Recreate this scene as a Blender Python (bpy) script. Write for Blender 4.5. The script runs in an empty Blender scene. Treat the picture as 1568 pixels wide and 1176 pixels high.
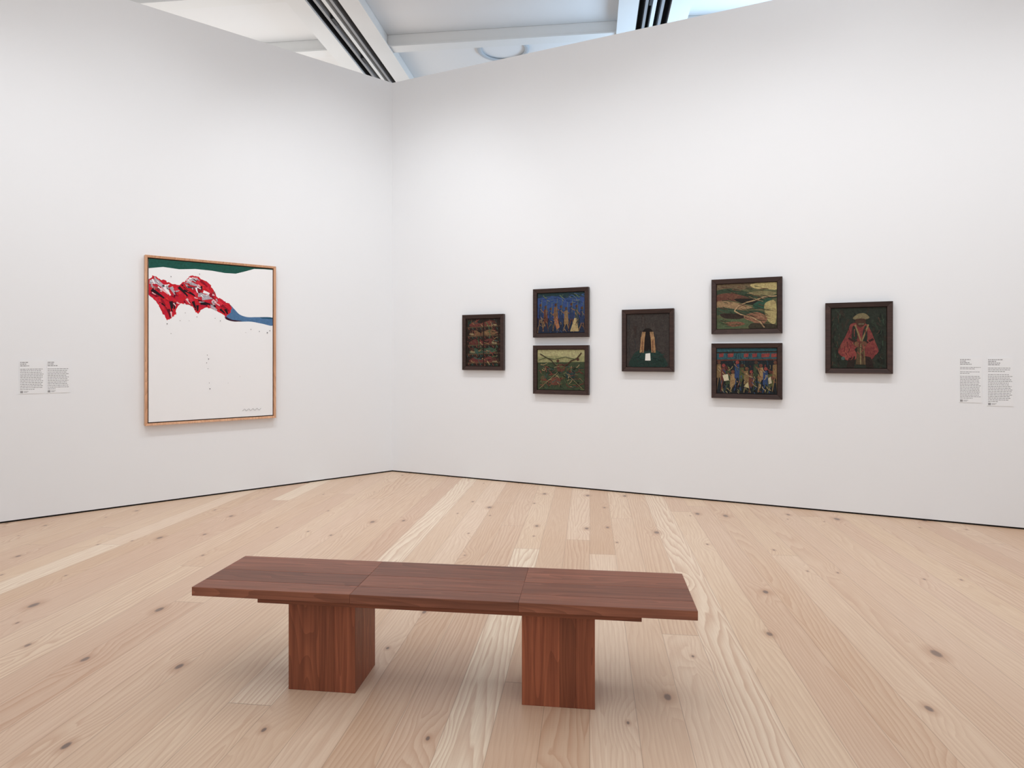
import bpy, bmesh, math, random
from mathutils import Vector, Matrix
random.seed(7)
H=1.3                       # camera height (m)
TH=math.radians(7.0)        # yaw of the plank / bench / ceiling grid
scene=bpy.context.scene
COL=scene.collection

def srgb(r,g,b):
    def f(c):
        c/=255.0
        return c/12.92 if c<=0.04045 else ((c+0.055)/1.055)**2.4
    return (f(r),f(g),f(b),1.0)

# ------------------------------------------------------------ node helpers
class NT:
    def __init__(s,name):
        s.m=bpy.data.materials.new(name); s.m.use_nodes=True
        s.t=s.m.node_tree; s.n=s.t.nodes; s.l=s.t.links
        s.b=s.n['Principled BSDF']
    def new(s,typ,**kw):
        n=s.n.new(typ)
        for k,v in kw.items(): setattr(n,k,v)
        return n
    def put(s,sock,v):
        if v is None: return
        if hasattr(v,'node'): s.l.new(v,sock)
        else: sock.default_value=v
    def math(s,op,a,b=None,c=None,clamp=False):
        n=s.new('ShaderNodeMath',operation=op); n.use_clamp=clamp
        for i,v in enumerate((a,b,c)): s.put(n.inputs[i],v) if v is not None else None
        return n.outputs[0]
    def comb(s,x,y,z):
        n=s.new('ShaderNodeCombineXYZ')
        for i,v in enumerate((x,y,z)): s.put(n.inputs[i],v)
        return n.outputs[0]
    def noise(s,vec,scale,detail=2,rough=.5,dist=0.):
        n=s.new('ShaderNodeTexNoise'); s.put(n.inputs['Vector'],vec)
        n.inputs['Scale'].default_value=scale; n.inputs['Detail'].default_value=detail
        n.inputs['Roughness'].default_value=rough; n.inputs['Distortion'].default_value=dist
        return n.outputs['Fac']
    def mix(s,f,a,b,blend='MIX'):
        n=s.new('ShaderNodeMix',data_type='RGBA',blend_type=blend)
        s.put(n.inputs[0],f); s.put(n.inputs[6],a); s.put(n.inputs[7],b)
        return n.outputs[2]
    def mapr(s,v,a,b,c,d):
        n=s.new('ShaderNodeMapRange'); s.put(n.inputs[0],v)
        for i,x in enumerate((a,b,c,d)): n.inputs[i+1].default_value=x
        return n.outputs[0]

def simple(name,col,rough=.6,spec=.3,var=.03,scale=6.,metal=0.):
    m=NT(name); tc=m.new('ShaderNodeTexCoord')
    n=m.noise(tc.outputs['Object'],scale,3)
    lo=tuple(c*(1-var) for c in col[:3])+(1,); hi=tuple(min(1,c*(1+var)) for c in col[:3])+(1,)
    m.l.new(m.mix(n,lo,hi),m.b.inputs['Base Color'])
    m.b.inputs['Roughness'].default_value=rough
    m.b.inputs['Specular IOR Level'].default_value=spec
    m.b.inputs['Metallic'].default_value=metal
    return m.m

# wall paint
M_wall=simple('white_wall_paint',(.84,.86,.886,1),.75,.15,.006,1.2)
M_ceil=simple('ceiling_white',(.82,.82,.82,1),.8,.1,.03,.8)
M_beam=simple('beam_white',(.80,.80,.79,1),.5,.3,.03,2)
M_rim=simple('fitting_rim_grey',(.50,.54,.58,1),.5,.3,.03,2)
M_dark=simple('dark_gap',(.02,.018,.016,1),.8,.1,.1,5)
M_track=simple('track_grey',(.30,.30,.31,1),.35,.5,.1,5)
M_trackb=simple('track_black',(.025,.025,.028,1),.5,.3,.1,5)
M_text=simple('label_ink',(.33,.33,.34,1),.8,.1,.05,5)
M_card=simple('label_card',(.85,.866,.888,1),.7,.1,.01,5)

def floor_mat():
    m=NT('pine_plank_floor'); tc=m.new('ShaderNodeTexCoord')
    sp=m.new('ShaderNodeSeparateXYZ'); m.l.new(tc.outputs['Object'],sp.inputs[0])
    x,y=sp.outputs[0],sp.outputs[1]
    W=.168; LEN=5.6
    px=m.math('DIVIDE',x,W); idx=m.math('FLOOR',px); fx=m.math('FRACT',px)
    wn=m.new('ShaderNodeTexWhiteNoise',noise_dimensions='1D'); m.l.new(idx,wn.inputs['W'])
    py=m.math('ADD',m.math('DIVIDE',y,LEN),m.math('MULTIPLY',wn.outputs['Value'],7.3))
    idy=m.math('FLOOR',py); fy=m.math('FRACT',py)
    w2=m.new('ShaderNodeTexWhiteNoise',noise_dimensions='2D'); m.l.new(m.comb(idx,idy,0.),w2.inputs['Vector'])
    r=w2.outputs['Value']; spc=m.new('ShaderNodeSeparateColor'); m.l.new(w2.outputs['Color'],spc.inputs[0])
    r2,r3=spc.outputs[1],spc.outputs[2]
    seed=m.math('MULTIPLY',r2,40.)
    # knots (2D cells)
    kv=m.new('ShaderNodeTexVoronoi',voronoi_dimensions='2D',feature='F1')
    wob=m.noise(m.comb(m.math('MULTIPLY',x,9.),m.math('MULTIPLY',y,6.),seed),1.,2)
    kx=m.math('ADD',m.math('MULTIPLY',x,3.0),m.math('MULTIPLY',wob,.05))
    m.l.new(m.comb(kx,m.math('MULTIPLY',y,1.7),0.),kv.inputs['Vector']); kv.inputs['Scale'].default_value=1.
    kd=kv.outputs['Distance']
    kc=m.new('ShaderNodeSeparateColor'); m.l.new(kv.outputs['Color'],kc.inputs[0])
    present=m.math('GREATER_THAN',kc.outputs[0],.30)
    ks=m.mapr(kc.outputs[1],0.,1.,.6,3.0)      # knot size variation
    kdn=m.math('MULTIPLY',kd,ks)
    knot_inf=m.math('MULTIPLY',m.mapr(kd,0.,.30,1.,0.),present)
    # growth-ring contour field
    n1=m.noise(m.comb(m.math('MULTIPLY',x,3.0),m.math('MULTIPLY',y,.40),seed),1.,1.5,.45)
    ax=m.math('ABSOLUTE',m.math('SUBTRACT',fx,m.mapr(r3,0.,1.,.1,.9)))
    n2=m.noise(m.comb(m.math('MULTIPLY',x,18.),m.math('MULTIPLY',y,3.0),seed),1.,2,.5)
    field=m.math('ADD',m.math('MULTIPLY',n1,16.),m.math('MULTIPLY',ax,7.))
    field=m.math('ADD',field,m.math('MULTIPLY',n2,1.3))
    field=m.math('ADD',field,m.math('MULTIPLY',knot_inf,2.4))
    ring=m.math('FRACT',field)
    ring=m.math('MULTIPLY',m.math('POWER',ring,1.8),m.mapr(ring,.90,1.,1.,0.))
    fine=m.noise(m.comb(m.math('MULTIPLY',x,150.),m.math('MULTIPLY',y,5.),seed),1.,2,.6)
    cr=m.new('ShaderNodeValToRGB'); m.l.new(r,cr.inputs[0])
    els=cr.color_ramp.elements
    els[0].position=0.; els[0].color=srgb(206,174,146)
    els[1].position=1.; els[1].color=srgb(242,228,206)
    for p,c in ((.15,(222,196,168)),(.35,(212,182,156)),(.55,(226,202,176)),(.72,(212,182,158)),(.88,(224,198,174))):
        e=els.new(p); e.color=srgb(*c)
    base=cr.outputs[0]
    amt=m.math('MULTIPLY',ring,m.mapr(r2,0.,1.,.28,.80))
    c=m.mix(amt,base,srgb(186,141,112))
    c=m.mix(m.mapr(fine,.35,.75,0.,.30),c,srgb(188,152,126))
    big=m.noise(m.comb(m.math('MULTIPLY',x,1.2),m.math('MULTIPLY',y,.5),0.),1.,2)
    c=m.mix(m.mapr(big,.3,.7,0.,.14),c,srgb(240,228,214))
    kmask=m.math('MULTIPLY',m.mapr(kdn,.030,.050,1.,0.),present)
    khalo=m.math('MULTIPLY',m.mapr(kdn,.04,.13,.6,0.),present)
    c=m.mix(khalo,c,srgb(180,140,114))
    c=m.mix(m.math('MULTIPLY',kmask,.85),c,m.mix(wob,srgb(88,84,84),srgb(146,122,110)))
    ex=m.math('MINIMUM',fx,m.math('SUBTRACT',1.,fx)); ey=m.math('MINIMUM',fy,m.math('SUBTRACT',1.,fy))
    gx=m.mapr(ex,.003,.013,1.,0.); gy=m.mapr(ey,.0002,.0006,1.,0.)
    c=m.mix(m.math('MULTIPLY',m.math('MAXIMUM',gx,gy),.40),c,srgb(130,100,84))
    m.l.new(c,m.b.inputs['Base Color'])
    m.l.new(m.mapr(fine,.2,.8,.32,.44),m.b.inputs['Roughness'])
    m.b.inputs['Specular IOR Level'].default_value=.28
    return m.m
M_floor=floor_mat()

def bench_mat(name,axis,dark,light,vlo=.82,vhi=1.25):
    m=NT(name); tc=m.new('ShaderNodeTexCoord'); oi=m.new('ShaderNodeObjectInfo')
    sp=m.new('ShaderNodeSeparateXYZ'); m.l.new(tc.outputs['Object'],sp.inputs[0])
    sc=[60.,60.,60.]; sc[axis]=1.8
    seed=m.math('MULTIPLY',oi.outputs['Random'],30.)
    v=[m.math('ADD',m.math('MULTIPLY',sp.outputs[i],sc[i]),seed) for i in range(3)]
    n=m.noise(m.comb(*v),1.,3,.6,.4)
    sc2=[9.,9.,9.]; sc2[axis]=.8
    v2=[m.math('ADD',m.math('MULTIPLY',sp.outputs[i],sc2[i]),seed) for i in range(3)]
    n2=m.noise(m.comb(*v2),1.,1,.5)
    ring=m.math('FRACT',m.math('MULTIPLY',n2,18.))
    c=m.mix(m.mapr(n,.3,.7,0.,1.),dark,light)
    c=m.mix(m.math('MULTIPLY',ring,.40),c,tuple(k*.5 for k in dark[:3])+(1,))
    hsv=m.new('ShaderNodeHueSaturation'); m.l.new(c,hsv.inputs['Color'])
    m.l.new(m.mapr(oi.outputs['Random'],0.,1.,vlo,vhi),hsv.inputs['Value'])
    m.l.new(hsv.outputs[0],m.b.inputs['Base Color'])
    m.b.inputs['Roughness'].default_value=.42; m.b.inputs['Specular IOR Level'].default_value=.35
    return m.m
M_btop=bench_mat('bench_wood_top',0,srgb(110,66,49),srgb(144,90,69),.76,1.34)
M_bleg=bench_mat('bench_wood_leg',2,srgb(126,68,47),srgb(166,97,68),.78,1.25)
M_bapron=bench_mat('bench_wood_apron',0,srgb(100,54,36),srgb(130,74,50))
M_frame=bench_mat('frame_dark_wood',0,srgb(46,31,27),srgb(66,46,40))
M_frame.node_tree.nodes['Principled BSDF'].inputs['Roughness'].default_value=.45
M_mapple=bench_mat('frame_light_wood',2,srgb(206,152,118),srgb(230,184,148),.97,1.04)
M_liner=simple('frame_liner',srgb(58,36,30),.6,.2,.1,8)

def paint_mat(name,dens):
    m=NT(name); at=m.new('ShaderNodeAttribute'); at.attribute_name='Col'
    tc=m.new('ShaderNodeTexCoord')
    n=m.noise(tc.outputs['Object'],70.,3,.65,1.2)
    n2=m.noise(tc.outputs['Object'],28.,2,.5,2.)
    hs=m.new('ShaderNodeHueSaturation'); m.l.new(at.outputs['Color'],hs.inputs['Color'])
    hs.inputs['Saturation'].default_value=1.-.12*(dens>.5)
    m.l.new(m.mapr(n2,.3,.7,.5-.02*dens,.5+.02*dens),hs.inputs['Hue'])
    m.l.new(m.mapr(n2,.3,.7,.95-.3*dens,.95+.45*dens),hs.inputs['Value'])
    c=m.mix(m.mapr(n,.35,.6,.5*dens,0.),hs.outputs[0],(0.018,0.016,0.014,1))
    lum=m.new('ShaderNodeRGBToBW'); m.l.new(at.outputs['Color'],lum.inputs[0])
    c2=m.mix(m.mapr(lum.outputs[0],.5,.7,0.,1.),c,at.outputs['Color'])
    m.l.new(c2,m.b.inputs['Base Color'])
    m.b.inputs['Roughness'].default_value=.6; m.b.inputs['Specular IOR Level'].default_value=.12
    return m.m
M_paint=paint_mat('oil_paint',.35)
M_tempera=paint_mat('tempera_paint',.55)

# ------------------------------------------------------------ mesh helpers
def mesh_obj(name,bm,mat,parent=None,mats=None):
    me=bpy.data.meshes.new(name); bm.normal_update(); bm.to_mesh(me); bm.free()
    o=bpy.data.objects.new(name,me); COL.objects.link(o)
    for mm in (mats or [mat]): me.materials.append(mm)
    if parent: o.parent=parent
    return o
def box(name,x0,x1,y0,y1,z0,z1,mat,parent=None,bevel=0.,loc=None,rot=None):
    bm=bmesh.new(); bmesh.ops.create_cube(bm,size=1.)
    cx,cy,cz=(x0+x1)/2,(y0+y1)/2,(z0+z1)/2
    bmesh.ops.scale(bm,vec=(abs(x1-x0),abs(y1-y0),abs(z1-z0)),verts=bm.verts)
    bmesh.ops.translate(bm,vec=(cx,cy,cz),verts=bm.verts)
    if bevel>0: bmesh.ops.bevel(bm,geom=list(bm.edges),offset=bevel,segments=2,affect='EDGES',profile=.5)
    o=mesh_obj(name,bm,mat,parent)
    return o
def empty(name,loc=(0,0,0),rz=0.):
    e=bpy.data.objects.new(name,None); e.location=loc; e.rotation_euler=(0,0,rz); e.empty_display_size=.1
    COL.objects.link(e); return e
def prism(name,pts,z0,z1,mat,parent=None):
    bm=bmesh.new()
    lo=[bm.verts.new((p[0],p[1],z0)) for p in pts]; hi=[bm.verts.new((p[0],p[1],z1)) for p in pts]
    bm.faces.new(lo[::-1]); bm.faces.new(hi)
    n=len(pts)
    for i in range(n): bm.faces.new((lo[i],lo[(i+1)%n],hi[(i+1)%n],hi[i]))
    bmesh.ops.recalc_face_normals(bm,faces=bm.faces)
    return mesh_obj(name,bm,mat,parent)

# ------------------------------------------------------------ room shell
C=Vector((-1.034*H,5.48*H))
L=Vector((.7638,.6454)); nL=Vector((.6454,-.7638))      # left wall: direction to corner, room-side normal
R=Vector((.908,-.419)); R.normalize(); nR=Vector((R.y,-R.x))  # right wall: direction from corner, room normal
TOP=3.362*H
def outer(off):
    a=C-nL*off; b=C-nR*off
    d=L.x*(-R.y)-L.y*(-R.x)
    rhs=b-a
    t=(rhs.x*(-R.y)-rhs.y*(-R.x))/d
    return a+L*t
LL,LR=6.2,8.0
def wallpts(side,front,back):
    f=outer(front); g=outer(back)
    if side=='l':
        e=C-L*LL; return [f,e-nL*front,e-nL*back,g]
    e=C+R*LR; return [f,e-nR*front,e-nR*back,g]
prism('wall_left',wallpts('l',0,.3),.014,TOP,M_wall)
prism('wall_right',wallpts('r',0,.3),.014,TOP,M_wall)
prism('shadow_gap_left',wallpts('l',.012,.28),0,.014,M_dark)  # recessed strip coloured near-black for the shade in the reveal under the wall
prism('shadow_gap_right',wallpts('r',.012,.28),0,.014,M_dark)  # same dark strip, standing in for the shadow gap at the wall foot
fl=box('floor',-13,13,-6,15,-.12,0,M_floor); fl.rotation_euler=(0,0,-TH)

# ceiling
ZC=5.17; ZB=5.0
ce=box('ceiling',-13,13,-6,15,ZC,ZC+.15,M_ceil); ce.rotation_euler=(0,0,-TH)
g=empty('ceiling_beam_grid',(0,0,0),-TH)
A0=-2.76; SP=3.44
for i in range(-2,4):
    a=A0+i*SP
    box('beam_flange_%d_a'%i,a-.34,a-.17,-5,14,ZB,ZC,M_beam,g,.01)
    box('beam_flange_%d_b'%i,a+.17,a+.34,-5,14,ZB,ZC,M_beam,g,.01)
    box('beam_lip_%d_a'%i,a-.38,a-.17,-5,14,ZB-.015,ZB,M_beam,g)
    box('beam_lip_%d_b'%i,a+.17,a+.38,-5,14,ZB-.015,ZB,M_beam,g)
    box('slot_back_%d'%i,a-.17,a+.17,-5,14,ZC-.03,ZC,M_dark,g)
    box('slot_side_%d_a'%i,a-.17,a-.16,-5,14,ZB+.01,ZC-.03,M_trackb,g)
    box('slot_side_%d_b'%i,a+.16,a+.17,-5,14,ZB+.01,ZC-.03,M_trackb,g)
    box('light_track_%d_a'%i,a-.10,a-.07,-5,14,ZB+.0,ZB+.08,M_track,g)
    box('light_track_%d_b'%i,a-.02,a+.02,-5,14,ZB+.01,ZB+.10,M_beam,g)
    box('light_track_%d_c'%i,a+.07,a+.10,-5,14,ZB+.0,ZB+.08,M_track,g)
    for q in range(20):
        b=-4.5+q*.93
        box('track_adaptor_%d_%d'%(i,q),a-.06,a-.026,b,b+.16,ZB+.0,ZB+.06,M_trackb,g,.003)
    for j,b in enumerate((-4,-2.4,.8,1.9,3.9,5.0,6.23,7.45,9.4,10.5,12.6)):
        a1=a+.34; a2=a+SP-.34
        box('cross_bar_%d_%d'%(i,j),a1,a2,b-.05,b+.05,ZB+.03,ZC,M_beam,g,.006)
        box('cross_lip_%d_%d'%(i,j),a1,a2,b-.08,b+.08,ZB+.015,ZB+.03,M_beam,g)
def ring(name,a,b,z,r,w,parent):
    bm=bmesh.new(); N=64; M=10; vs=[]
    for i in range(N):
        t=2*math.pi*i/N; row=[]
        for j in range(M):
            p=2*math.pi*j/M; rr=r+w*math.cos(p)
            row.append(bm.verts.new((a+rr*math.cos(t),b+rr*math.sin(t),z+.5*w*math.sin(p))))
        vs.append(row)
    for i in range(N):
        for j in range(M):
            bm.faces.new((vs[i][j],vs[(i+1)%N][j],vs[(i+1)%N][(j+1)%M],vs[i][(j+1)%M]))
    bmesh.ops.recalc_face_normals(bm,faces=bm.faces)
    return mesh_obj(name,bm,M_rim,parent)
ring('round_diffuser_rim',-1.08,7.88,ZC-.02,.30,.030,g)

# ------------------------------------------------------------ bench
BC=(-.2069*H,1.9326*H)
be=empty('wooden_bench',(BC[0],BC[1],0),-TH)
BL=1.895; BW=.384; ZT=.411; TT=.034; UT=.025
xs=[-BL/2,-.315,.318,BL/2]
ys=[-BW/2,-.105,.02,BW/2]
for i in range(3):
    for j in range(3):
        box('top_board_%d_%d'%(i,j),xs[i],xs[i+1],ys[j],ys[j+1],ZT-TT,ZT,M_btop,be,.0018)
box('under_board',-.694,.757,-.165,.165,ZT-TT-UT,ZT-TT,M_bapron,be,.001)
la=(-.8974+.441)*H; ra=(.0143+.441)*H
LWd=.270; LD=.229
for k,x0 in enumerate((la,ra-LWd)):
    bx=[0,.125,.185,LWd] if k==0 else [0,.14,.20,LWd]
    for i in range(3):
        for j in range(2):
            box('leg_%d_board_%d_%d'%(k+1,i,j),x0+bx[i],x0+bx[i+1],(-LD/2 if j==0 else -.03),(-.03 if j==0 else LD/2),0,ZT-TT-UT,M_bleg,be,.0012)

# ------------------------------------------------------------ art helpers
def poly_smooth(pts,n=5):
    out=[]; N=len(pts)
    for i in range(N):
        p0,p1,p2,p3=[Vector(pts[(i+k-1)%N]) for k in range(4)]
        for s in range(n):
            t=s/n
            out.append(tuple(.5*((2*p1)+(-p0+p2)*t+(2*p0-5*p1+4*p2-p3)*t*t+(-p0+3*p1-3*p2+p3)*t**3)))
    return out
class Art:
    """flat painted shapes; local x right, z up, facing -y"""
    def __init__(s,W,Hh,base): s.W=W;s.H=Hh;s.sh=[([(0,0),(100,0),(100,100),(0,100)],base)]
    def poly(s,pts,c,smooth=False):
        if smooth: pts=poly_smooth(pts)
        pts=[(min(100,max(0,p[0])),min(100,max(0,p[1]))) for p in pts]
        s.sh.append((pts,c))
    def line(s,x0,y0,x1,y1,w,c,w2=None):
        w2=w if w2 is None else w2
        ar=s.W/s.H
        dx,dy=(x1-x0)*ar,(y1-y0); l=math.hypot(dx,dy) or 1
        nx,ny=-dy/l/ar,dx/l
        s.poly([(x0+nx*w/2,y0+ny*w/2),(x1+nx*w2/2,y1+ny*w2/2),(x1-nx*w2/2,y1-ny*w2/2),(x0-nx*w/2,y0-ny*w/2)],c)
    def path(s,pts,w,c):
        for a,b in zip(pts,pts[1:]): s.line(a[0],a[1],b[0],b[1],w,c)
    def dot(s,x,y,r,c,ry=None):
        ar=s.W/s.H; ry=r if ry is None else ry
        s.poly([(x+r/ar*math.cos(t*math.pi/6),y+ry*math.sin(t*math.pi/6)) for t in range(12)],c)
    def strokes(s,n,seed,pal,x0=0,x1=100,y0=0,y1=100,a0=0.,spread=.6,l0=4,l1=12,w0=.8,w1=2.4,curve=.5):
        r=random.Random(seed)
        for _ in range(n):
            x,y=r.uniform(x0,x1),r.uniform(y0,y1); an=a0+r.uniform(-spread,spread); l=r.uniform(l0,l1); w=r.uniform(w0,w1); c=r.choice(pal)
            k=r.uniform(-curve,curve); px,py=x,y
            for q in range(3):
                nx,ny=px+l/3*math.cos(an),py+l/3*math.sin(an); s.line(px,py,nx,ny,w*(1-.15*q),c,w*(1-.15*(q+1))); px,py=nx,ny; an+=k
    def build(s,name,parent,y,mat):
        bm=bmesh.new(); cl=bm.loops.layers.float_color.new('Col')
        step=min(.000018,.006/len(s.sh))
        for k,(pts,c) in enumerate(s.sh):
            d=[]
            for p in pts:
                if not d or (abs(p[0]-d[-1][0])+abs(p[1]-d[-1][1]))>1e-4: d.append(p)
            if len(d)>2 and abs(d[0][0]-d[-1][0])+abs(d[0][1]-d[-1][1])<1e-4: d.pop()
            if len(d)<3: continue
            yy=y-k*step
            vs=[bm.verts.new(((p[0]/100-.5)*s.W,yy,(.5-p[1]/100)*s.H)) for p in d]
            f=bm.faces.new(vs); f.normal_update()
            if f.normal.y>0: f.normal_flip()
            for lp in f.loops: lp[cl]=srgb(*c)
        return mesh_obj(name,bm,mat,parent)

def frame(parent,W,Hh,fw,depth,mat,lip=None):
    """mitred frame, back at y=0, front at y=-depth"""
    for nm,idx in (('rail_top',0),('rail_right',1),('rail_bottom',2),('rail_left',3)):
        o=[(-W/2,Hh/2),(W/2,Hh/2),(W/2,-Hh/2),(-W/2,-Hh/2)]
        i=[(-W/2+fw,Hh/2-fw),(W/2-fw,Hh/2-fw),(W/2-fw,-Hh/2+fw),(-W/2+fw,-Hh/2+fw)]
        a,b=idx,(idx+1)%4
        quad=[o[a],o[b],i[b],i[a]]
        bm=bmesh.new()
        f=[bm.verts.new((p[0],-depth+(0 if q<2 else .006),p[1])) for q,p in enumerate(quad)]
        k=[bm.verts.new((p[0],0,p[1])) for p in quad]
        bm.faces.new(f); bm.faces.new(k[::-1])
        for q in range(4): bm.faces.new((f[q],k[q],k[(q+1)%4],f[(q+1)%4]))
        bmesh.ops.recalc_face_normals(bm,faces=bm.faces)
        bmesh.ops.bevel(bm,geom=list(bm.edges),offset=.0012,segments=1,affect='EDGES')
        mesh_obj(nm,bm,mat,parent)

angR=math.atan2(R.y,R.x); angL=math.atan2(L.y,L.x)
GAP=.004
def on_right(name,t,z):
    p=C+R*(t*H)+nR*GAP; return empty(name,(p.x,p.y,z*H),angR)
def on_left(name,t,z):
    p=C-L*(t*H)+nL*GAP; return empty(name,(p.x,p.y,z*H),angL)

# ---- big abstract painting on the left wall
e=on_left('large_abstract_painting',1.453,1.104)
W,Hh=1.132,1.488
frame(e,W,Hh,.020,.050,M_mapple)
box('backing',-W/2+.015,W/2-.015,-.012,-.002,-Hh/2+.015,Hh/2-.015,M_liner,e)
IW,IH=W-.058,Hh-.058
box('stretched_canvas',-IW/2,IW/2,-.036,-.012,-IH/2,IH/2,M_card,e)
a=Art(IW,IH,(240,241,243))
def P(x,y):      # trace of the picture -> percent coordinates on its canvas
    p=(x-227.5)/(418.5-227.5)
    top=396+16*p; bot=649.5-12.5*p
    q=(y-top)/(bot-top)
    pp=p/(p+(1-p)*4.79/4.23)
    return (100*pp,100*q)
def PP(l): return [P(*q) for q in l]
a.poly(PP([(227,395),(300,402),(419,411),(419,413),(405,412),(390,411.5),(378,415),(362,419),(345,418),(325,414.5),(300,412),(275,412.5),(250,409),(227,411)]),(34,86,76))
red=(204,34,52)
sil=[(227.5,428),(234,422),(243,427),(252,430),(262,434),(275,436),(284,432),(290,424),(300,422),(312,428),(322,434),(328,444),(333,455),(342,460),(350,464),(357,472),(352,480),(347,486),(338,479),(326,473),(318,471),(309,474),(304,481),(299,477),(295,470),(288,466),(278,466),(270,474),(271,482),(262,488),(256,492),(250,482),(244,470),(238,462),(227.5,452)]
rnd=random.Random(5)
rag=[]
for i,(p,q) in enumerate(zip(sil,sil[1:]+sil[:1])):
    for s in range(4):
        t=s/4; x=p[0]+(q[0]-p[0])*t; y=p[1]+(q[1]-p[1])*t
        if x>228: x+=rnd.uniform(-1.1,1.1); y+=rnd.uniform(-1.2,1.2)
        rag.append((x,y))
a.poly(PP([(352,468),(360,474),(368,482),(380,486),(395,486),(419,487),(419,499),(402,496),(385,493),(368,493),(352,491),(345,486)]),(84,122,164),True)
a.poly(PP([(398,486),(419,486.5),(419,489),(402,488)]),(40,84,110))
a.poly(PP([(346,485),(356,490),(372,492),(360,493),(348,490)]),(60,30,50),True)
a.poly(PP(rag),red)
grey=(186,178,188); blk=(34,24,32); pink=(236,190,196); dk=(150,22,44); wh=(240,238,242); rd2=(222,52,66)
def inside(x,y):
    c=False; n=len(sil)
    for i in range(n):
        x1,y1=sil[i]; x2,y2=sil[(i+1)%n]
        if (y1>y)!=(y2>y) and x<(x2-x1)*(y-y1)/(y2-y1)+x1: c=not c
    return c
def brush(x,y,l,an,w,c,k=0.):
    px,py=x,y
    for q in range(3):
        nx,ny=px+l/3*math.cos(an),py+l/3*math.sin(an)
        if not inside(nx,ny): break
        A,B=P(px,py),P(nx,ny); a.line(A[0],A[1],B[0],B[1],w*(1-.2*q),c,w*(1-.2*(q+1))); px,py=nx,ny; an+=k
# broad passages: (x,y,length,angle,width,colour)
for x,y,l,an,w,c in [
 (229,432,16,.1,2.6,grey),(236,428,14,.5,2.2,grey),(230,438,20,.35,1.8,(170,90,90)),(232,444,24,.55,2.2,blk),(230,449,12,.5,1.4,dk),
 (243,434,20,.6,2.6,grey),(252,440,16,.9,2.2,wh),(246,442,16,.6,1.5,pink),(262,440,14,1.0,2.4,grey),(240,456,22,1.0,2.6,rd2),(247,458,24,1.05,1.4,dk),
 (256,452,22,1.2,2.4,red),(262,462,16,1.4,2.2,blk),(268,464,10,1.6,1.6,blk),(258,474,14,1.3,1.8,(90,18,36)),(262,478,9,1.4,1.0,pink),
 (268,442,16,.7,2.6,rd2),(274,440,20,.75,1.8,blk),(276,452,14,.6,2.0,red),(282,444,20,.45,2.0,blk),(284,436,12,-.6,2.0,grey),
 (286,431,13,-.25,2.2,pink),(290,427,12,.1,1.8,wh),(292,434,14,.3,2.2,grey),(288,440,14,.1,1.3,(80,60,70)),(302,430,16,.8,2.6,rd2),(308,430,14,.7,1.8,dk),
 (300,440,16,.75,2.4,dk),(298,448,18,.9,2.0,rd2),(290,456,16,.9,2.6,rd2),(286,458,12,.9,1.4,pink),(296,462,14,1.2,1.8,blk),(303,468,9,1.5,1.6,blk),
 (304,452,18,.1,2.6,grey),(312,447,12,.3,2.0,wh),(310,458,18,-.1,2.2,grey),(308,464,24,.2,2.4,blk),(318,440,16,1.0,2.2,rd2),(322,450,12,.9,2.0,dk),
 (326,460,14,.6,1.8,pink),(322,468,20,.6,2.0,grey),(334,462,18,.6,2.6,rd2),(340,468,14,.6,2.2,dk),(338,474,10,.7,1.4,blk),(346,474,8,1.1,1.8,blk)]:
    brush(x,y,l,an,w,c,.05)
for _ in range(200):
    x=rnd.uniform(228,356); y=rnd.uniform(422,490)
    if inside(x,y):
        zone=(x<272 and y<448) or (x>284 and x<304 and y<442) or (x>304 and x<332 and 446<y<466)
        c=rnd.choice([grey,grey,wh,pink,wh,blk,(150,60,70)] if zone else [red,rd2,rd2,dk,blk,pink,red,(110,20,40)])
        brush(x,y,rnd.uniform(3,9),.6+rnd.uniform(-.8,.9),rnd.uniform(.3,1.3),c,rnd.uniform(-.3,.3))
for (x,y,r) in [(262,424,.25),(306,420,.25),(318,545,.22),(320,551,.3),(317,557,.22),(319,566,.2),(321,588,.2),(322,597,.3),(262,512,.2),(385,505,.25),(398,508,.25),(410,510,.35),(414,507,.3),(284,480,.2),(330,488,.2),(338,492,.25),(290,492,.15),(368,578,.12),(350,588,.12),(276,492,.2),(377,510,.15),(256,497,.3),(302,486,.25)]:
    p=P(x,y); a.dot(p[0],p[1],r,(70,60,72))
sx=372
for i in range(9):
    p,q=P(sx+i*3.2,631-(i%2)*3-i*.2),P(sx+3+i*3.2,631-((i+1)%2)*3-i*.2); a.line(p[0],p[1],q[0],q[1],.22,(170,170,172))
a.build('painted_surface',e,-.0365,M_paint)

# ---- seven small framed paintings
PW,PH=.484,.581; FW=.040; FD=.042
def small(name,t,z,land,artfn,base):
    e=on_right(name,t,z)
    W,Hh=(PH,PW) if land else (PW,PH)
    frame(e,W,Hh,FW,FD,M_frame)
    box('backing_board',-W/2+.03,W/2-.03,-.016,-.002,-Hh/2+.03,Hh/2-.03,M_liner,e)
    IW,IH=W-2*FW-.008,Hh-2*FW-.008
    box('panel',-IW/2,IW/2,-.024,-.016,-IH/2,IH/2,M_liner,e)
    ar=Art(IW,IH,base); artfn(ar); ar.build('painted_surface',e,-.0245,M_tempera)

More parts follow.
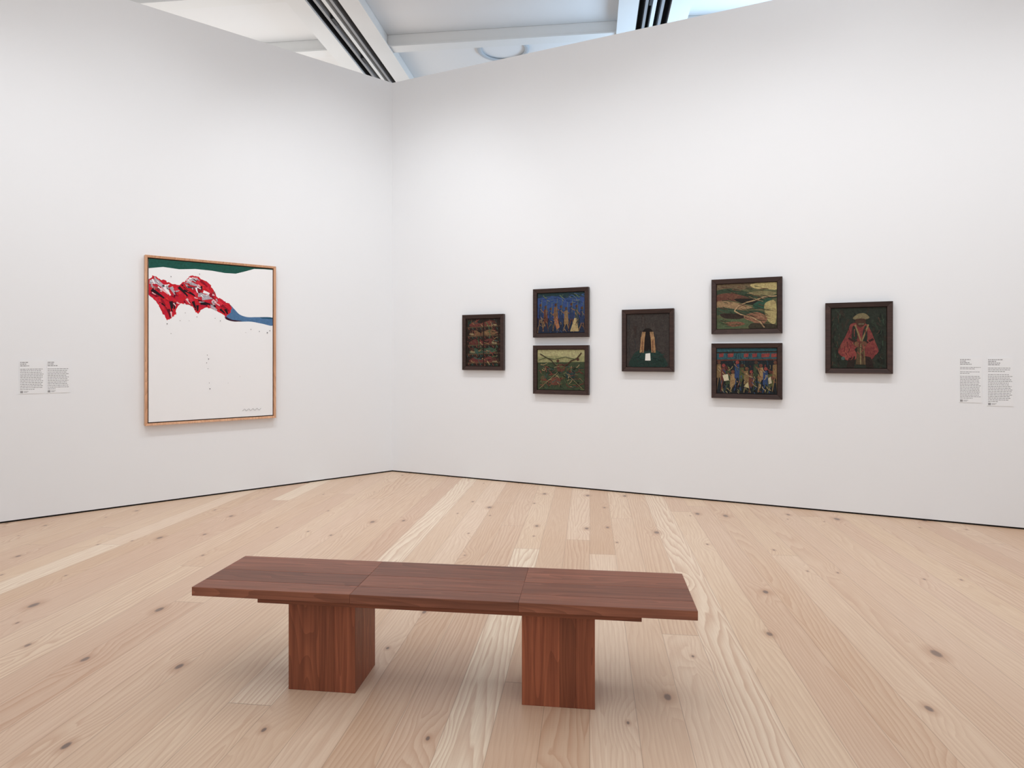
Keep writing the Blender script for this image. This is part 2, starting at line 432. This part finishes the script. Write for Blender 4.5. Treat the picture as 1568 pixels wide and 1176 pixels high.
DB=(26,22,22); K=(20,20,20)
def artA(a):       # bunks with sleepers
    a.strokes(80,11,[(54,38,30),(40,34,30),(36,58,54),(74,46,34),(48,62,44)],0,96,0,98,1.5,.5,8,16,1.6,3.6)
    for k in range(5):
        y=9+k*19
        a.poly([(0,y+8),(100,y+5),(100,y+8),(0,y+11)],(84,66,46))
        col=[(104,48,38),(112,80,50),(92,42,36),(56,78,62),(98,42,36)][k]
        a.poly(poly_smooth([(8,y+4),(26,y-4),(40,y+1),(58,y-3),(74,y-5),(90,y+1),(80,y+6),(50,y+7),(20,y+8)],4),col)
        hx=18 if k%2 else 82
        a.dot(hx,y+0,5,(74,44,34)); a.line(hx-6,y+4,hx+8,y+5,3,(140,124,88))
        a.strokes(12,20+k,[(140,108,64),(52,82,76),(120,50,40),DB,(150,126,84),(86,38,34),(70,92,58)],12,84,y-4,y+5,.3,.9,8,18,1.2,2.6)
        for i in range(8): a.line(6+i*12,y+10,9+i*12,y+14,1.3,(60,92,84) if i%2 else (130,62,44))
    for x in (3,52,96): a.line(x,0,x,100,2.4,(44,32,26))
    a.strokes(40,12,[(150,118,78),(60,98,92),(124,54,44),(78,96,60)],l0=3,l1=7,w0=.6,w1=1.3,spread=3)
def artB(a):
    a.poly([(0,0),(100,0),(100,62),(0,55)],(34,66,122))
    a.poly([(0,0),(100,0),(100,9),(60,14),(30,7),(0,12)],(34,58,62))
    a.poly([(0,62),(100,66),(100,100),(0,100)],(34,44,66))
    a.strokes(60,31,[(26,46,92),(42,78,126),(28,52,98),(54,66,78),(30,44,66)],0,95,0,60,.2,.8,6,14,1,3)
    r=random.Random(2)
    for i in range(9):
        x=6+i*11; c=[(130,100,62),(92,52,40),(58,68,70),(112,78,52),(44,60,90)][i%5]; y=30+5*(i%3)
        a.poly([(x-3,y+6),(x+4,y+4),(x+6,y+38),(x-4,y+40)],c if i%2 else (34,50,84))
        a.dot(x+1,y,3.6,(80,50,38)); a.line(x,y+36,x-6,96,3,c,1.6); a.line(x+3,y+36,x+7,96,3,c,1.6)
        a.line(x,y+9,x+r.uniform(6,11),y+r.uniform(10,24),2,(124,84,54))
        a.line(x+4,y-16,x+2,y+20,1,(104,114,98))
    for x0 in (12,48,82): a.line(x0,6,x0+8,14,3,(76,98,80))
    a.poly([(70,97),(79,64),(83,64),(88,97)],(170,148,98)); a.poly([(36,70),(42,58),(48,86),(42,92)],(156,94,52))
    a.strokes(60,32,[(24,28,40),(144,108,64),(86,50,40),(44,70,112),(26,30,52),(150,122,84)],0,95,48,98,1.4,.5,4,12,.8,2)
    a.strokes(16,33,[(96,114,90),(58,94,104),(128,130,102)],5,90,4,26,.2,.6,4,10,.8,1.6)
def artC(a):
    a.poly([(0,0),(100,0),(100,26),(0,30)],(170,164,114))
    a.poly([(0,18),(40,14),(70,22),(100,14),(100,34),(0,38)],(146,144,96))
    a.poly([(0,32),(100,30),(100,100),(0,100)],(60,72,50))
    a.strokes(46,41,[(78,88,54),(44,56,42),(92,98,64),(50,66,56)],0,95,30,98,0,.8,8,18,2,4)
    for (x,y,w,c) in ((26,52,20,(44,58,42)),(50,44,18,(92,54,40)),(70,62,20,(40,60,58)),(38,78,22,(106,60,44)),(78,82,18,(52,64,42)),(12,74,12,(88,78,52))):
        a.poly(poly_smooth([(x-w/2,y),(x-w/6,y-9),(x+w/2,y-6),(x+w/2.4,y+8),(x-w/4,y+10)],4),c)
    for x,y in ((18,44),(44,28),(62,40),(86,24),(30,62),(70,54),(52,72)): a.dot(x,y,3.8,(84,50,36))
    a.strokes(100,42,[(112,64,46),(34,44,34),(136,104,72),(84,96,60),(116,50,42),DB,(60,84,78),(150,128,88),(96,54,42)],3,92,34,96,.7,1.4,6,16,1,2.6)
    a.path([(6,10),(20,20),(30,26),(40,40)],2.4,(60,50,36)); a.path([(94,8),(84,22),(72,28),(60,40)],3,(70,50,36)); a.path([(2,26),(18,20),(36,24),(60,18),(80,24)],1.6,(66,72,46))
    a.line(4,98,44,56,1.1,(146,128,90)); a.line(96,96,60,56,1.1,(132,116,80))
def artD(a):       # mourning figure, two raised hands, letter
    a.strokes(50,51,[(62,55,52),(70,62,58),(54,52,52),(58,48,44)],0,80,0,100,1.5,.3,14,26,2,5)
    a.poly(poly_smooth([(10,100),(14,80),(26,70),(50,64),(74,70),(86,80),(92,100)],4),(34,56,50))
    a.poly(poly_smooth([(50,27),(61,32),(66,50),(60,68),(40,68),(34,50),(39,32)],4),(30,24,23))
    a.poly([(31,73),(33,56),(34,44),(40,37),(45,38),(43,46),(42,58),(41,73)],(154,112,68))
    a.poly([(59,73),(58,58),(57,46),(55,38),(60,37),(66,44),(67,56),(69,73)],(154,112,68))
    for x in (36,39,42): a.line(x-1,48,x+2,34,1.6,(170,132,84))
    for x in (58,61,64): a.line(x+1,48,x-2,34,1.6,(170,132,84))
    a.line(38,72,38,50,1.3,(104,66,42)); a.line(62,72,62,50,1.3,(104,66,42))
    a.poly([(24,80),(46,72),(46,84),(24,88)],(34,62,56)); a.poly([(76,80),(54,72),(54,84),(76,88)],(34,62,56))
    a.strokes(26,52,[(26,42,38),(38,64,56),(50,54,50)],16,80,74,98,.2,.5,8,16,1,2)
    a.poly([(45,75),(56,74),(57,88),(44,88)],(224,222,214))
def artE(a):
    S=lambda l,c:a.poly(poly_smooth(l,4),c)
    a.poly([(0,0),(100,0),(100,100),(0,100)],(92,94,64))
    S([(0,0),(60,0),(66,8),(40,14),(0,12)],(108,90,64)); S([(58,2),(100,0),(100,16),(80,14),(64,12)],(178,160,100))
    S([(0,14),(24,10),(50,18),(74,28),(100,26),(100,34),(70,38),(44,28),(20,20),(0,24)],(56,70,52))
    S([(0,24),(22,20),(42,26),(56,34),(40,40),(16,36),(0,38)],(104,62,46))
    S([(54,20),(80,18),(100,24),(84,30),(66,28)],(126,116,76))
    S([(30,34),(54,34),(78,40),(66,48),(44,44)],(40,36,32))
    S([(0,38),(20,38),(44,46),(60,54),(40,58),(14,52),(0,52)],(148,118,80))
    S([(62,46),(84,34),(92,38),(82,54),(66,58)],(44,80,62))
    S([(82,44),(98,42),(98,88),(86,84),(80,60)],(166,150,94))
    S([(0,52),(22,54),(48,60),(70,60),(80,68),(50,72),(20,66),(0,68)],(60,78,58))
    S([(6,66),(30,66),(52,70),(40,78),(14,76)],(54,42,36))
    S([(46,72),(68,64),(84,76),(78,90),(56,84)],(142,96,68))
    S([(0,78),(26,78),(50,80),(64,90),(40,98),(0,98)],(80,94,64))
    S([(14,86),(36,84),(48,90),(26,95)],(124,80,56)); S([(60,88),(84,90),(98,92),(98,100),(56,100)],(60,54,42))
    # winding road
    a.path([(100,30),(80,31),(64,38),(50,42),(36,50),(30,60),(40,68),(58,74),(72,84),(80,98)],2.6,(168,138,96))
    a.path([(100,31.6),(80,33),(64,40),(51,44),(38,51),(32.5,60),(42,67),(60,73),(74,83),(83,98)],.8,(44,36,30))
    a.strokes(100,61,[(40,38,30),(146,116,80),(56,78,54),(98,58,44),(48,60,46),(40,36,30),(120,84,58)],0,82,6,94,.3,.3,7,16,.6,1.4,.15)
def artF(a):
    a.poly([(0,0),(100,0),(100,26),(0,28)],(40,84,92))
    a.strokes(40,71,[(32,60,76),(58,106,104),(36,54,62)],0,96,2,26,1.4,.4,6,14,1,2.4)
    a.poly([(0,8),(100,6),(100,9),(0,11)],(50,42,36)); a.poly([(0,25),(100,23),(100,26),(0,28)],(90,46,36))
    for x,w in ((8,4),(24,5),(50,4),(64,4),(82,7),(96,5)): a.poly([(x-w,12),(x+w,11),(x+w*.8,19),(x-w,20)],(132,46,42))
    for i in range(13):
        x=3+i*7.8; y=32+7*((i*5)%4); c=[(124,98,60),(78,84,48),(38,62,104),(142,112,70),(58,70,48),(98,52,42)][(i*5)%6]
        a.poly([(x-3,y+4),(x+4,y+3),(x+6,y+32),(x-4,y+34)],c)
        a.dot(x+1,y-1,3.8,[(104,62,42),(136,46,40),(72,46,36)][i%3])
        a.line(x,y+30,x-4,min(98,y+62),3,c,1.8); a.line(x+3,y+30,x+7,min(98,y+62),3,DB if i%2 else c,1.8)
        a.line(x,y+8,x+9,y+22,2.2,[(150,114,72),(36,60,96),(112,68,48)][i%3])
    a.strokes(110,72,[(150,126,82),(24,26,28),(46,76,114),(86,94,56),(122,50,42),(28,32,40),(164,144,102)],2,94,34,97,1.3,.6,5,13,.8,2)
    a.poly([(10,60),(19,57),(21,71),(13,73)],(204,196,164)); a.poly([(46,84),(53,74),(55,88)],(180,166,116)); a.poly([(86,66),(90,62),(92,76),(87,78)],(184,172,142))
def artG(a):       # seated figure in red coat
    a.strokes(90,81,[(42,50,40),(50,46,38),(56,50,42),(38,44,38),(50,60,48)],0,96,0,98,1.2,1.2,8,16,2,4)
    S=lambda l,c:a.poly(poly_smooth(l,4),c)
    S([(38,26),(32,36),(26,48),(17,62),(13,74),(24,82),(38,78),(46,66),(56,66),(64,76),(76,80),(86,72),(80,56),(72,38),(62,26)],(120,44,40))
    S([(20,70),(34,64),(46,74),(44,86),(26,86)],(130,48,42)); S([(80,72),(66,64),(58,74),(60,86),(76,84)],(112,40,38))
    S([(40,30),(48,40),(46,62),(38,54)],(42,48,40)); S([(64,30),(58,40),(58,62),(66,54)],(42,48,40))
    S([(40,17),(50,10),(62,10),(70,17),(60,20),(46,20)],(118,106,74)); S([(45,19),(62,19),(62,27),(54,33),(47,28)],(72,46,34))
    a.line(44,28,55,56,2.2,(128,108,68)); a.line(68,28,56,56,2.2,(128,108,68)); a.line(50,27,60,27,2,(100,92,70))
    a.poly([(49,56),(58,56),(63,94),(45,94)],(84,68,46)); a.line(54,60,54,94,1.8,(124,108,72)); a.line(60,60,62,94,1.2,(110,86,56))
    a.line(32,50,49,60,3.4,(60,34,30)); a.line(77,52,60,60,3.4,(60,34,30))
    a.dot(48,60,4.5,(112,72,48)); a.dot(60,60,4.5,(104,66,46)); a.dot(22,84,3,(66,86,80))
    a.poly([(32,84),(44,80),(42,99),(28,99)],(44,34,30)); a.poly([(62,80),(72,82),(78,99),(64,99)],(44,34,30))
    a.strokes(26,82,[(92,34,32),(136,54,46),(70,30,28)],22,76,34,80,1.3,.5,6,14,.8,1.6)
    a.strokes(20,83,[(56,74,58),(34,38,34),(76,58,46)],2,20,8,92,1.5,.4,5,12,.8,1.8)
    a.strokes(20,84,[(56,74,58),(34,38,34),(76,58,46)],84,96,8,92,1.5,.4,5,12,.8,1.8)
cx=[.894,1.556,2.218,2.881,3.543]
small('framed_painting',cx[0],1.109,False,artA,(46,36,32))
small('framed_painting',cx[1],1.328,True,artB,(32,66,136))
small('framed_painting',cx[1],.8945,True,artC,(64,80,48))
small('framed_painting',cx[2],1.111,False,artD,(62,56,53))
small('framed_painting',cx[3],1.335,True,artE,(86,96,58))
small('framed_painting',cx[3],.899,True,artF,(34,40,44))
small('framed_painting',cx[4],1.113,False,artG,(44,50,42))

# ------------------------------------------------------------ wall labels
def label(name,e,W,Hh,hdr,blocks,seed):
    """text panel: word-shaped printed strokes on a thin card"""
    box('card',-W/2-.006,W/2+.006,.001,.0035,-Hh/2-.006,Hh/2+.006,M_card,e)
    r=random.Random(seed); bm=bmesh.new()
    def word(x,z,w,hh):
        v=[bm.verts.new(p) for p in ((x,.0006,z),(x+w,.0006,z),(x+w,.0006,z+hh),(x,.0006,z+hh))]
        f=bm.faces.new(v); f.normal_update()
        if f.normal.y>0: f.normal_flip()
    nl=len(hdr)+sum(b[0] for b in blocks)+len(blocks)*.9
    lh=(Hh-.026)/nl
    z=Hh/2
    def line(frac,hh):
        nonlocal z
        x=-W/2; end=-W/2+W*frac; z-=lh
        while x<end-.004:
            w=min(r.uniform(.006,.02),end-x); word(x,z,w,hh); x+=w+.0032
    for f in hdr: line(f,lh*.5)
    for nlines,last in blocks:
        z-=lh*.9
        for i in range(nlines): line(r.uniform(.88,1.) if i<nlines-1 else last,lh*.36)
    z=-Hh/2
    word(-W/2,z,.017,.017); word(-W/2+.022,z+.011,.03,.003); word(-W/2+.022,z+.004,.022,.003)
    mesh_obj('printed_text',bm,M_text,e)
for t0,t1,z0,z1,hd,bl,sd in ((2.546,2.431,.774,.968,[.35,.25,.4],[(13,.6)],1),(2.4115,2.302,.774,.968,[.3,.3,.45],[(13,.4)],2)):
    e=on_left('wall_label',(t0+t1)/2,(z0+z1)/2); label('wall_label',e,(t0-t1)*H,(z1-z0)*H,hd,bl,sd)
for t0,t1,z0,z1,hd,bl,sd in ((4.0766,4.1789,.728,.985,[.5,.3,.45,.55],[(2,.7),(2,.5),(15,.6)],3),(4.2131,4.3277,.712,.985,[.6,.35,.5,.5],[(3,.7),(17,.4)],4)):
    e=on_right('wall_label',(t0+t1)/2,(z0+z1)/2); label('wall_label',e,(t1-t0)*H,(z1-z0)*H,hd,bl,sd)

# ------------------------------------------------------------ lights
wd=bpy.data.worlds.new('world'); scene.world=wd; wd.use_nodes=True
wd.node_tree.nodes['Background'].inputs[0].default_value=(.93,.965,1.,1); wd.node_tree.nodes['Background'].inputs[1].default_value=.72
def lamp(name,typ,loc,target,energy,col=(1,1,1),size=.1,sy=None,spot=None):
    d=bpy.data.lights.new(name,typ); d.energy=energy; d.color=col
    if typ=='AREA':
        d.size=size
        if sy: d.shape='RECTANGLE'; d.size_y=sy
    else: d.shadow_soft_size=size
    if spot: d.spot_size=math.radians(spot); d.spot_blend=1.
    o=bpy.data.objects.new(name,d); COL.objects.link(o); o.location=loc
    v=Vector(target)-Vector(loc); o.rotation_euler=v.to_track_quat('-Z','Y').to_euler(); return o
def along(base,d,n,t,off,z): p=base+d*t+n*off; return (p.x,p.y,z)
WC=(.97,.985,1.)
for i,t in enumerate((.3,1.6,3.2,4.8,6.6)):
    lamp('track_spotlight','SPOT',along(C,R,nR,max(t,1.),2.2,4.85),along(C,R,nR,t,0,.5),(58,72,92,98,104)[i],WC,.04,None,98)
for i,t in enumerate((.9,2.6,4.3)):
    lamp('track_spotlight','SPOT',along(C,-L,nL,t,2.2,4.85),along(C,-L,nL,t,0,.5),(66,86,98)[i],WC,.04,None,98)
lamp('overhead_fill','AREA',(0,2.2,4.9),(0,2.2,0),88,WC,6,5)  # added broad area lamp, unseen, for soft even light in the room
for p in ((-1.6,1.2),(1.5,1.6),(-.2,4.2)):
    lamp('track_spotlight','SPOT',(p[0],p[1],4.85),(-.2,2.6,0),16,WC,.10,None,90)
ct,st=math.cos(TH),math.sin(TH)
def ab(a,b,z): return (a*ct+b*st,-a*st+b*ct,z)
lamp('daylight_glow','AREA',ab(2.2,9.2,3.3),ab(1.8,9.2,6),170,(.48,.73,1.),5,2)
lamp('ceiling_fill','AREA',ab(-4.6,7.6,3.4),ab(-4.4,7.4,6),44,(1.,.985,.965),4,3)  # added behind the left wall, out of view, to brighten the ceiling
lamp('ceiling_fill','AREA',ab(0,-3.0,2.6),ab(0,-2.0,6),160,(.97,.98,1.),6,3)  # added behind the camera, also only to lift the ceiling

cam=bpy.data.cameras.new('camera'); co=bpy.data.objects.new('camera',cam); COL.objects.link(co)
co.location=(0,0,H); co.rotation_euler=(math.pi/2,0,0)
cam.lens=36*970/1568; cam.sensor_width=36; cam.shift_y=-43/1568
scene.camera=co
scene.view_settings.view_transform='Standard'
